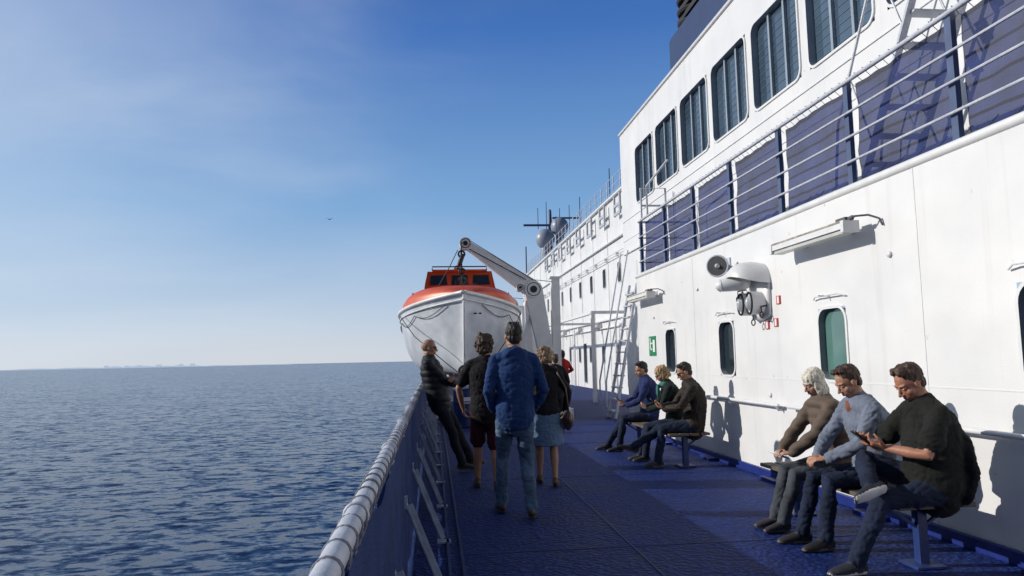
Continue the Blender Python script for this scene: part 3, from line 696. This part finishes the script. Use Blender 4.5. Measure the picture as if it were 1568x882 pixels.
def person(name,loc,yaw,H=1.75,female=False,pelvis=(0,0,.92),neck=(0,0,1.48),twist=0.,ptwist=0.,hyaw=0.,hpitch=0.,
           LW=None,RW=None,LE=(-1,-.3,-.2),RE=(1,-.3,-.2),LH=None,RH=None,curl=.35,LA=(-.10,0,.09),RA=(.10,0,.09),LK=(0,1,0),RK=(0,1,0),
           LT=(-.12,1,0),RT=(.12,1,0),LU=(0,0,1),RU=(0,0,1),skinc=(.42,.24,.16),hairc=(.02,.014,.01),topm=None,botm=None,shoem=None,trim=None,
           sleeve='long',legs='long',infl=.018,hair='short',puffer=False,hood=False,glasses=None,belly=0.,wr=.006,slouch=0.,hem=.0,extra=None,hands=True,xm=()):
    s=H/1.75; P=V(pelvis);Nk=V(neck); sh=(.150 if female else .175)*s
    B=MB(); SP=Nk-P; sd=SP.normalized()
    Lp=V((math.cos(ptwist),math.sin(ptwist),0)); Ls=V((math.cos(twist),math.sin(twist),0))
    fwd=V((-math.sin(twist),math.cos(twist),0))
    ts=[-.13,0,.25,.5,.72,.86,.95]
    if female: rr=[(.145,.115),(.172,.13),(.135,.105),(.145,.125),(.155,.12),(.130,.092),(.075,.07)]
    else: rr=[(.135,.11),(.160,.122),(.150,.115),(.164,.122),(.176,.125),(.152,.100),(.085,.075)]
    rr=[((a+infl)*s,(b_+infl+(belly if i in(1,2,3) else 0))*s) for i,(a,b_) in enumerate(rr)]
    pts=[]; lats=[]
    for t in ts:
        off=-fwd*slouch*math.sin(math.pi*max(0,min(1,t)))+fwd*belly*.6*(1 if t in(.25,.5) else 0)
        pts.append(P+SP*t+off); lats.append((Lp*(1-max(t,0))+Ls*max(t,0)).normalized())
    B.tube([P-sd*.10*s,P,P+sd*.10*s],[(.13*s,.105*s),(.155*s,.118*s),(.14*s,.108*s)],3,20,lat=Lp)
    if hem: pts[0]=P+(pts[0]-P)*(hem); rr[0]=(rr[1][0]*1.0,rr[1][1]*1.0)
    B.tube(pts,rr,2,24,lat=lats)
    SC=P+SP*.875
    SHL=SC-Ls*sh; SHR=SC+Ls*sh
    B.tube([SHL,SC+sd*.045*s,SHR],[(.054+infl*.5)*s,(.070+infl)*s,(.054+infl*.5)*s],2,12)
    B.tube([SC,Nk+sd*.03*s],[(.10*s,.09*s),(.060*s,.062*s)],2,14,lat=Ls)
    cyw=twist+hyaw; f=V((-math.sin(cyw)*math.cos(hpitch),math.cos(cyw)*math.cos(hpitch),math.sin(hpitch)))
    rt=V((math.cos(cyw),math.sin(cyw),0)); up=rt.cross(f)
    HR=Matrix((rt,f,up)).transposed()
    hc=Nk+(sd*.35+up*.65).normalized()*.145*s+fwd*.015
    Hm=MB(); k_=s*(.94 if female else .97)
    def hp(x,y,z): return hc+HR@(V((x,y,z))*k_)
    def he(c,r_,mi,sg=16,rg=12): Hm.ell(hp(*c),[q*k_ for q in r_],mi,HR,sg,rg)
    B.tube([Nk-sd*.03*s,hp(0,-.02,-.07)],[.058*s,.053*s],0,14)
    Hm.tube([Nk-sd*.02*s,hp(0,-.018,-.06)],[(.058 if not female else .048)*s,.056*s if not female else .048*s],0,14)
    he((0,-.012,.03),(.074,.094,.094),0); he((0,.018,-.032),(.060,.072,.086),0); he((0,.040,-.088),(.034,.034,.028),0)
    for sg in(-1,1):
        he((sg*.040,.045,-.025),(.025,.03,.028),0); he((sg*.050,-.0,-.07),(.016,.045,.028),0)
        he((sg*.077,-.005,-.008),(.009,.019,.031),0)
        Hm.tube([hp(sg*.048,.070,.031),hp(sg*.016,.086,.030)],.0075*k_,0,6)
        Hm.tube([hp(sg*.050,.073,.034),hp(sg*.018,.090,.034)],.0035*k_,1,6)
        he((sg*.031,.070,.010),(.016,.011,.010),0)
        he((sg*.010,.098,-.030),(.009,.010,.007),0)
    Hm.tube([hp(0,.080,.018),hp(0,.098,-.008),hp(0,.110,-.026)],[.008*k_,.009*k_,.011*k_],0,8)
    Hm.tube([hp(-.024,.080,-.058),hp(0,.090,-.055),hp(.024,.080,-.058)],.006*k_,5,6); Hm.tube([hp(-.018,.082,-.067),hp(0,.089,-.068),hp(.018,.082,-.067)],.006*k_,5,6)
    if hair in('short','curly','bob','long','scarf'):
        g={'short':0,'curly':.022,'bob':.012,'long':.008,'scarf':.012}[hair]
        he((0,-.030,.048),(.080+g,.100+g,.088+g),1); he((0,-.058,-.02),(.066+g,.048+g,.062+g),1)
        if hair=='short': 
            for i in range(22):
                a=random.uniform(-1,1); he((a*.055,.03+random.uniform(-.09,.015),.115),(.016,.026,.022),1,8,6)
        if hair=='curly':
            rn=random.Random(8)
            for i in range(60):
                a=rn.uniform(0,6.28); z=rn.uniform(-.09,.12); q=math.sqrt(max(.02,1-(z/.15)**2)); x,y=.093*q*math.cos(a),-.035+.105*q*math.sin(a)
                if y>.045 and z<.06: continue
                he((x,y,z+.03),(.024,.024,.024),1,8,6)
        if hair=='bob':
            for sg in(-1,1): he((sg*.070,-.02,-.02),(.024,.065,.07),1)
            he((0,-.065,-.045),(.075,.045,.06),1)
            rn=random.Random(5)
            for i in range(30):
                a=rn.uniform(0,3.14); he((.08*math.cos(a),-.03-.09*math.sin(a),rn.uniform(-.08,.1)),(.025,.022,.03),1,8,6)
        if hair in('long','scarf'):
            for sg in(-1,1): he((sg*.072,-.01,-.05),(.024,.06,.11),1)
            he((0,-.07,-.07),(.08,.045,.12),1)
    if hair=='bald':
        he((0,-.03,.02),(.0765,.088,.078),1)
    hv,hn,hf,hl,hvl=remeshed(Hm,.0050*k_,2)
    for i,l in enumerate(hvl):
        if l==1 and hair!='bald':
            p=(hv[i]-hc)*55; hv[i]=hv[i]+hn[i]*(.007*noise.noise(V((p.x,p.y,p.z*.35)))+.004*noise.noise(p*2.1))*(1.6 if hair in('curly','bob') else 1)
    ua,fa=.295*s,.25*s; HM=MB(); hinfo={}
    for sd_,SHO,W,E,HH in((-1,SHL,LW,LE,LH),(1,SHR,RW,RE,RH)):
        if W is None: W=SHO+V((sd_*.07,.02,-.52*s))
        e,wr_=ik(SHO,W,ua,fa,E); m1=(SHO*.5+e*.5); m2=(e*.6+wr_*.4)
        if sleeve=='long':
            g=infl*.5
            B.tube([SHO,m1,e,m2,wr_-(wr_-e).normalized()*.01],[(.054+g)*s,(.048+g)*s,(.042+g)*s,(.040+g)*s,(.033+g)*s],2,14)
            B.tube([m2,wr_],[.03*s,.027*s],0,10)
        else:
            B.tube([SHO,m1,e,m2,wr_],[.050*s,.043*s,.038*s,.038*s,.026*s],0,14)
            B.tube([SHO,SHO+(e-SHO)*.3,SHO+(e-SHO)*.66],[(.056+infl*.5)*s,(.056+infl*.6)*s,(.056+infl*.8)*s],2,14)
        if hands:
            if HH is None: dd=(wr_-e).normalized(); nn=-Ls*sd_
            else: dd,nn=HH
            hand(HM,wr_,dd,nn,1 if (V(dd).cross(V(nn))).dot(V((0,1,0)) if HH is None else V((0,0,1)))>=0 else -1,curl,s*(.9 if female else 1))
            hinfo[sd_]=(wr_,V(dd).normalized(),V(nn).normalized())
    th,sn=.43*s,.415*s
    for sd_,A,K,T,UU in((-1,LA,LK,LT,LU),(1,RA,RK,RT,RU)):
        hip=P+Lp*sd_*.088*s-V((0,0,.02*s)); kn,an=ik(hip,A,th,sn,K); T=V(T).normalized(); UU=V(UU)
        UU=(UU-T*UU.dot(T)).normalized(); lt=T.cross(UU)
        back=-V(K).normalized()*.015*s
        q1=hip*.5+kn*.5; q2=kn*.68+an*.32+back; q3=kn*.3+an*.7
        if legs in('long',):
            B.tube([hip,q1,kn,q2,q3,an+(kn-an).normalized()*.005],[.093*s,.084*s,.067*s,.066*s,.058*s,.060*s],3,16)
        else:
            B.tube([hip,q1,kn,q2,q3,an],[.084*s,.078*s,.053*s,.056*s,.042*s,.035*s],0,14)
            if legs=='shorts': B.tube([hip,hip+(kn-hip)*.4,hip+(kn-hip)*.88],[.10*s,.098*s,.096*s],3,16)
        c0=an-UU*.045*s
        B.tube([c0-T*.045*s+UU*.005,c0+T*.02*s+UU*.012*s,c0+T*.09*s-UU*.002,c0+T*.15*s-UU*.012*s,c0+T*.185*s-UU*.018*s],[(.032*s,.036*s),(.040*s,.045*s),(.044*s,.033*s),(.040*s,.025*s),(.026*s,.018*s)],4,14,lat=lt)
        B.tube([an,c0],[.042*s,.042*s],4,12)
        B.tube([c0-T*.05*s-UU*.030*s,c0+T*.07*s-UU*.032*s,c0+T*.19*s-UU*.030*s],[(.034*s,.012*s),(.046*s,.012*s),(.034*s,.012*s)],7,12,lat=lt)
    if legs=='skirt':
        B.tube([P+sd*.1*s,P-V((0,0,.02)),P-V((0,-.01,.2)),P-V((0,-.02,.40))],[(.15*s,.12*s),(.19*s,.145*s),(.215*s,.17*s),(.235*s,.19*s)],3,24,lat=Lp,dome=False)
    if hood:
        b0=Nk-fwd*.07*s; B.ell(b0+V((0,0,-.03)),(.115*s,.055*s,.085*s),2,None,16,10)
        B.tube([Nk+Ls*.075*s+fwd*.045*s-V((0,0,.02)),Nk+Ls*.095*s-fwd*.03*s+V((0,0,.005)),Nk-fwd*.085*s+V((0,0,.015)),Nk-Ls*.095*s-fwd*.03*s+V((0,0,.005)),Nk-Ls*.075*s+fwd*.045*s-V((0,0,.02))],.028*s,2,10)
    else:
        B.tube([Nk+Ls*.06*s*math.cos(a)+fwd*(.065*s*math.sin(a)+.005) for a in [i*math.pi/5 for i in range(11)]],.016*s if sleeve=='long' else .008,2,8)
    if extra: extra(B,dict(P=P,N=Nk,SC=SC,sd=sd,fwd=fwd,Ls=Ls,s=s,hp=hp,hinfo=hinfo),0)
    bv,bn,bf,bl,bvl=remeshed(B,.0105,5)
    for i,l in enumerate(bvl):
        if l in(2,3,9):
            p=bv[i]; p0=V((p.x+loc[1],p.y,p.z)); wv=noise.noise_vector(p0*4)*.10
            q=V(((p0.x+wv.x)*8,(p0.y+wv.y)*8,(p0.z+wv.z)*19)); r1=(1-min(1,abs(noise.noise(q))*3))**2; r2=(1-min(1,abs(noise.noise(V((q.z*.7,q.x*1.3,q.y*1.3+5))))*3))**2
            dsp=wr*(.9*noise.noise(p0*9)-.9*r1-.5*r2+.4*noise.noise(p0*40))
            if puffer and l==2: dsp=wr*.5*noise.noise(p0*14)+.009*abs(math.sin(p.z*math.pi/.085))-.004
            bv[i]=p+bn[i]*dsp
    O=MB(); O.v=bv; O.f=bf; O.m=bl
    O.add(hv,hf,0); O.m[-len(hf):]=hl
    if hands and HM.v:
        v2,_,f2,l2,_=remeshed(HM,.0042,1); O.add(v2,f2,0); O.m[-len(f2):]=l2
    for sg in(-1,1):
        O.ell(hp(sg*.031,.0780,.009),(.0095*k_,.0055*k_,.0042*k_),8,HR,10,8); O.ell(hp(sg*.031,.0825,.009),(.0040*k_,.0023*k_,.0038*k_),6,HR,8,6)
    if glasses:
        for sg in(-1,1):
            if glasses=='sun': O.ell(hp(sg*.033,.092,.010),(.027*k_,.006*k_,.020*k_),6,HR,14,8)
            else: O.torus(hp(sg*.033,.094,.008),HR@V((0,1,0)),.021*k_,.0022,6,16,5)
            O.tube([hp(sg*.058,.086,.016),hp(sg*.080,.0,.012)],.0028,6,5)
        O.tube([hp(-.012,.097,.014),hp(.012,.097,.014)],.0025,6,5)
    if extra: extra(O,dict(P=P,N=Nk,SC=SC,sd=sd,fwd=fwd,Ls=Ls,s=s,hp=hp,hinfo=hinfo),1)
    Mt=Matrix.Translation(V((loc[0],loc[1],0)))@Matrix.Rotation(yaw,4,'Z')
    O.v=[Mt@v for v in O.v]
    mats=[skin(name,skinc),mat('hair_'+name,hairc,.6,.35,40,.3,150),topm,botm,shoem or mat('shoe_dark',(.02,.018,.018),.55,.2,20),mat('lips',(.30,.12,.10),.5,.1),mat('eye_dark',(.01,.01,.012),.15,.1),trim or mat('shoe_sole',(.10,.10,.10),.7,.2),mat('eye_white',(.45,.43,.40),.3,.03)]+list(xm)
    return O.obj(name,mats,None,smooth=True)

def cloth(n_,c,rough=.85,var=.15,bump=.35,bs=160,scale=8): return mat(n_,c,rough,var,scale,bump,bs,sheen=.02,spec=.2)
JEANL=cloth('light_jeans',(.070,.120,.200),var=.5,scale=5); JEAND=cloth('dark_jeans',(.013,.020,.045),var=.35,scale=5); BLACK=cloth('black_cloth',(.010,.010,.013)); 
def ex1(B,c,st):
    if st==0:
        B.tube([c['P']+V((.160*math.cos(a),.120*math.sin(a),.0)) for a in [i*math.pi/8 for i in range(17)]],.020,2,8)
person('man_in_blue_hoodie',(.78,7.2),0,1.86,pelvis=(0,0,.965),neck=(0,.0,1.56),hyaw=.12,hpitch=-.12,LW=(-.205,.13,1.01),RW=(.205,.13,1.01),LE=(-.5,-1,0),RE=(.6,-1,0),hands=False,
   LA=(-.13,.20,.10),RA=(.12,-.16,.11),topm=cloth('blue_hoodie_fabric',(.014,.042,.140)),botm=JEANL,shoem=mat('brown_shoe',(.04,.025,.018),.5,.3,15),hood=True,infl=.022,wr=.009,extra=ex1,hem=.5,hairc=(.012,.009,.008),skinc=(.34,.18,.12))
person('man_leaning_on_rail',(.10,10.35),rad(-98),1.82,pelvis=(0,-.03,.95),neck=(0,-.17,1.52),hyaw=.15,hpitch=-.10,LW=(.10,.16,1.22),RW=(-.10,.19,1.17),LE=(-1,.1,-.8),RE=(1,.1,-.8),
   LH=((1,.15,.1),(0,-.6,.4)),RH=((-1,.15,.15),(0,-.6,-.4)),curl=.3,LA=(-.08,.42,.09),RA=(.12,.30,.09),LK=(0,1,.3),RK=(0,1,.3),topm=cloth('black_quilted_jacket',(.010,.012,.018),.55),botm=cloth('charcoal_jeans',(.013,.015,.024)),
   puffer=True,infl=.030,hair='bald',hairc=(.28,.155,.11),glasses='sun',skinc=(.38,.19,.125))
person('man_in_shorts',(.60,8.75),rad(-4),1.78,neck=(0,.02,1.50),hyaw=-.5,hpitch=-.15,LW=(-.27,.14,.93),RW=(.22,.25,1.0),LA=(-.11,.14,.09),RA=(.12,-.16,.10),
   topm=cloth('black_tshirt',(.010,.009,.012)),botm=cloth('burgundy_shorts',(.055,.010,.018)),sleeve='short',legs='shorts',hair='curly',hairc=(.05,.026,.016),skinc=(.32,.16,.105),shoem=mat('brown_trainer',(.06,.04,.028),.6,.3,15),infl=.028,wr=.008)
def ex4(B,c,st):
    if st==1:
        p=c['P']+V((.27,.02,.02)); O=B
        O.tube([p+V((0,-.12,-.10)),p+V((0,-.02,-.13)),p+V((0,.12,-.08))],[(.05,.09),(.07,.13),(.05,.09)],9,14,lat=(1,0,0))
        O.tube([p+V((0,.08,0)),p+V((-.05,.06,.3)),c['SC']+V((.14,.04,.08)),c['SC']+V((.15,-.08,0)),p+V((-.03,-.12,.25)),p+V((0,-.09,0))],.010,9,6)
person('woman_in_skirt',(1.33,8.9),rad(-6),1.64,True,pelvis=(0,0,.87),neck=(0,.02,1.38),hyaw=.1,hpitch=-.12,LW=(-.2,.1,.86),RW=(.24,.10,.86),LA=(-.08,.10,.08),RA=(.09,-.16,.09),
   topm=cloth('dark_cardigan',(.010,.010,.013)),botm=cloth('pale_blue_skirt',(.11,.18,.29)),legs='skirt',hair='bob',hairc=(.22,.145,.085),skinc=(.34,.19,.13),infl=.026,extra=ex4,shoem=mat('brown_sandal',(.08,.04,.025),.5),xm=[mat('brown_leather_bag',(.08,.04,.025),.3,.4,12)])
person('woman_in_red_jacket',(3.55,20.3),rad(20),1.70,True,pelvis=(0,0,.90),neck=(0,0,1.43),hyaw=-.3,LW=(-.18,.2,1.0),RW=(.18,.22,1.05),topm=cloth('red_jacket_fabric',(.38,.02,.02)),botm=BLACK,hairc=(.03,.02,.015),hair='short',infl=.03)
person('woman_in_pale_jacket',(2.62,16.6),rad(-15),1.68,True,pelvis=(0,0,.90),neck=(0,0,1.42),topm=cloth('cream_jacket',(.38,.31,.28)),botm=JEAND,hair='bob',hairc=(.40,.28,.18),infl=.03,LA=(-.09,.12,.08),RA=(.09,-.12,.09))
person('man_in_dark_coat',(2.45,14.9),rad(5),1.58,pelvis=(0,0,.83),neck=(0,0,1.33),topm=BLACK,botm=BLACK,hair='short',hairc=(.05,.03,.02),infl=.03,LA=(-.09,.12,.08),RA=(.09,-.12,.09))
def exphone(pos,tilt=.6,mi=6):
    def fn(B,c,st):
        if st==1:
            Mr=Matrix.Rotation(tilt,3,'X'); B.box(pos,(.075,.150,.010),mi,Mr)
    return fn
def exB1(B,c,st):
    if st==0:
        B.tube([V((0,-.13,.50)),V((0,-.17,.66)),V((0,-.14,.86)),V((0,-.06,1.02))],[(.20,.07),(.21,.09),(.19,.08),(.15,.06)],9,18,lat=(1,0,0))
    else: exphone((0,.50,.90),.7)(B,c,1)
person('seated_man_in_black_shirt',(3.45,4.90),rad(86),1.84,pelvis=(0,0,.57),neck=(-.02,.07,1.13),slouch=.05,hyaw=.10,hpitch=-.60,
   LW=(-.08,.37,.84),RW=(.07,.38,.84),LE=(-1,-.35,-.6),RE=(1,-.2,-.6),LH=((.35,.8,.25),(.3,-.2,1)),RH=((-.35,.8,.25),(-.3,-.2,1)),curl=.55,
   RA=(-.14,.53,.61),RK=(1,.5,.55),RT=(-.25,.9,-.22),RU=(.8,0,.5),LA=(-.06,.62,.09),LK=(-.1,1,.8),LT=(-.10,1,0),
   topm=cloth('black_shirt_seated',(.012,.013,.012)),botm=JEAND,sleeve='short',infl=.036,wr=.009,hairc=(.06,.03,.02),hair='short',skinc=(.36,.165,.105),belly=.035,shoem=mat('trainer_navy',(.02,.022,.032),.6,.3,20),trim=mat('white_sole',(.45,.45,.45),.6,.2),extra=exB1,xm=[cloth('black_vest',(.008,.008,.010))])
def exB2(B,c,st):
    if st==0: B.ell(c['N']+c['fwd']*.075*c['s']-V((0,0,.045)),(.040,.030,.055),9)
person('seated_man_in_grey_hoodie',(3.43,5.60),rad(90),1.80,pelvis=(0,0,.56),neck=(0,.09,1.12),slouch=.05,hyaw=.0,hpitch=-.55,
   LW=(-.06,.40,.68),RW=(.10,.40,.68),LE=(-1,-.3,-.4),RE=(1,-.2,-.4),LH=((.5,.8,-.1),(.2,-.1,-1)),RH=((-.5,.8,-.1),(-.2,-.1,-1)),curl=.45,
   LA=(-.10,.48,.09),RA=(.14,.54,.09),LK=(-.1,1,.8),RK=(.1,1,.8),topm=cloth('grey_blue_hoodie',(.155,.180,.240)),botm=JEAND,hood=True,infl=.032,wr=.009,hairc=(.045,.022,.013),skinc=(.38,.20,.13),extra=exB2,xm=[cloth('rust_shirt',(.18,.07,.04))])
def exB3(B,c,st):
    if st==1: B.box((.02,.49,.63),(.12,.14,.012),9,Matrix.Rotation(.4,3,'X'))
person('seated_elderly_woman',(3.43,6.18),rad(92),1.68,True,pelvis=(0,0,.56),neck=(0,.09,1.10),slouch=.05,hyaw=.1,hpitch=-.45,
   LW=(-.08,.42,.66),RW=(.10,.42,.66),LE=(-1,-.3,-.4),RE=(1,-.2,-.4),LH=((.5,.8,-.1),(.2,-.1,-1)),RH=((-.5,.8,-.1),(-.2,-.1,-1)),curl=.45,
   LA=(-.05,.52,.09),RA=(.12,.50,.09),LK=(0,1,.8),RK=(0,1,.8),topm=cloth('taupe_puffer_jacket',(.115,.085,.066),.6),botm=cloth('grey_jeans',(.055,.063,.076),var=.3),puffer=True,infl=.036,hair='scarf',hairc=(.58,.54,.46),skinc=(.38,.22,.155),
   shoem=mat('grey_boot',(.03,.026,.028),.6,.2,20),extra=exB3,xm=[SIGNW])
person('seated_man_in_brown_jacket',(3.50,9.88),rad(82),1.80,pelvis=(0,0,.56),neck=(0,.03,1.12),slouch=.05,hyaw=.0,hpitch=-.45,
   LW=(-.05,.38,.78),RW=(.10,.38,.80),LE=(-1,-.3,-.6),RE=(1,-.3,-.6),LH=((.3,.8,.2),(.3,-.2,1)),RH=((-.3,.8,.2),(-.3,-.2,1)),curl=.5,
   LA=(-.06,.50,.09),RA=(.04,.80,.28),LK=(0,1,.8),RK=(0,1,.9),RT=(.1,1,.35),topm=cloth('brown_jacket_fabric',(.022,.016,.013),.6),botm=JEAND,infl=.034,wr=.009,glasses='sun',hairc=(.03,.02,.015),skinc=(.36,.19,.125),extra=exphone((.03,.50,.86),.7))
def exA2(B,c,st):
    if st==0: B.tube([c['N']+V((.07*math.cos(a),.07*math.sin(a)+.01,-.005)) for a in [i*math.pi/5 for i in range(11)]],.032,9,8); B.ell(c['N']+c['fwd']*.13-V((0,0,.10)),(.06,.03,.10),9)
person('seated_woman_in_teal_scarf',(3.44,10.45),rad(80),1.66,True,pelvis=(0,0,.55),neck=(0,.10,1.10),slouch=.04,hyaw=.0,hpitch=-.55,
   LW=(-.08,.38,.74),RW=(.08,.38,.76),LE=(-1,-.3,-.6),RE=(1,-.3,-.6),LH=((.3,.8,.2),(.3,-.2,1)),RH=((-.3,.8,.2),(-.3,-.2,1)),curl=.5,
   LA=(-.08,.45,.09),RA=(.08,.50,.09),LK=(0,1,.8),RK=(0,1,.8),topm=cloth('dark_green_coat',(.014,.022,.022)),botm=JEAND,infl=.032,hair='bob',hairc=(.40,.27,.14),skinc=(.36,.2,.14),glasses='clear',extra=exA2,xm=[cloth('teal_scarf',(.04,.18,.155))])
person('seated_man_in_blue_jacket',(3.44,11.75),rad(85),1.80,pelvis=(0,0,.56),neck=(0,.05,1.13),slouch=.06,hyaw=.1,hpitch=-.35,
   LW=(-.06,.36,.72),RW=(.10,.36,.74),LE=(-1,-.3,-.6),RE=(1,-.3,-.6),LH=((.5,.8,-.1),(.3,-.2,1)),RH=((-.5,.8,-.1),(-.3,-.2,1)),curl=.5,
   LA=(-.12,.52,.09),RA=(.14,.66,.09),LK=(0,1,.8),RK=(0,1,.8),topm=cloth('blue_jacket_fabric',(.018,.028,.10)),botm=JEAND,infl=.034,wr=.009,hairc=(.015,.012,.01),skinc=(.36,.19,.125),extra=exphone((.03,.47,.80),.7))
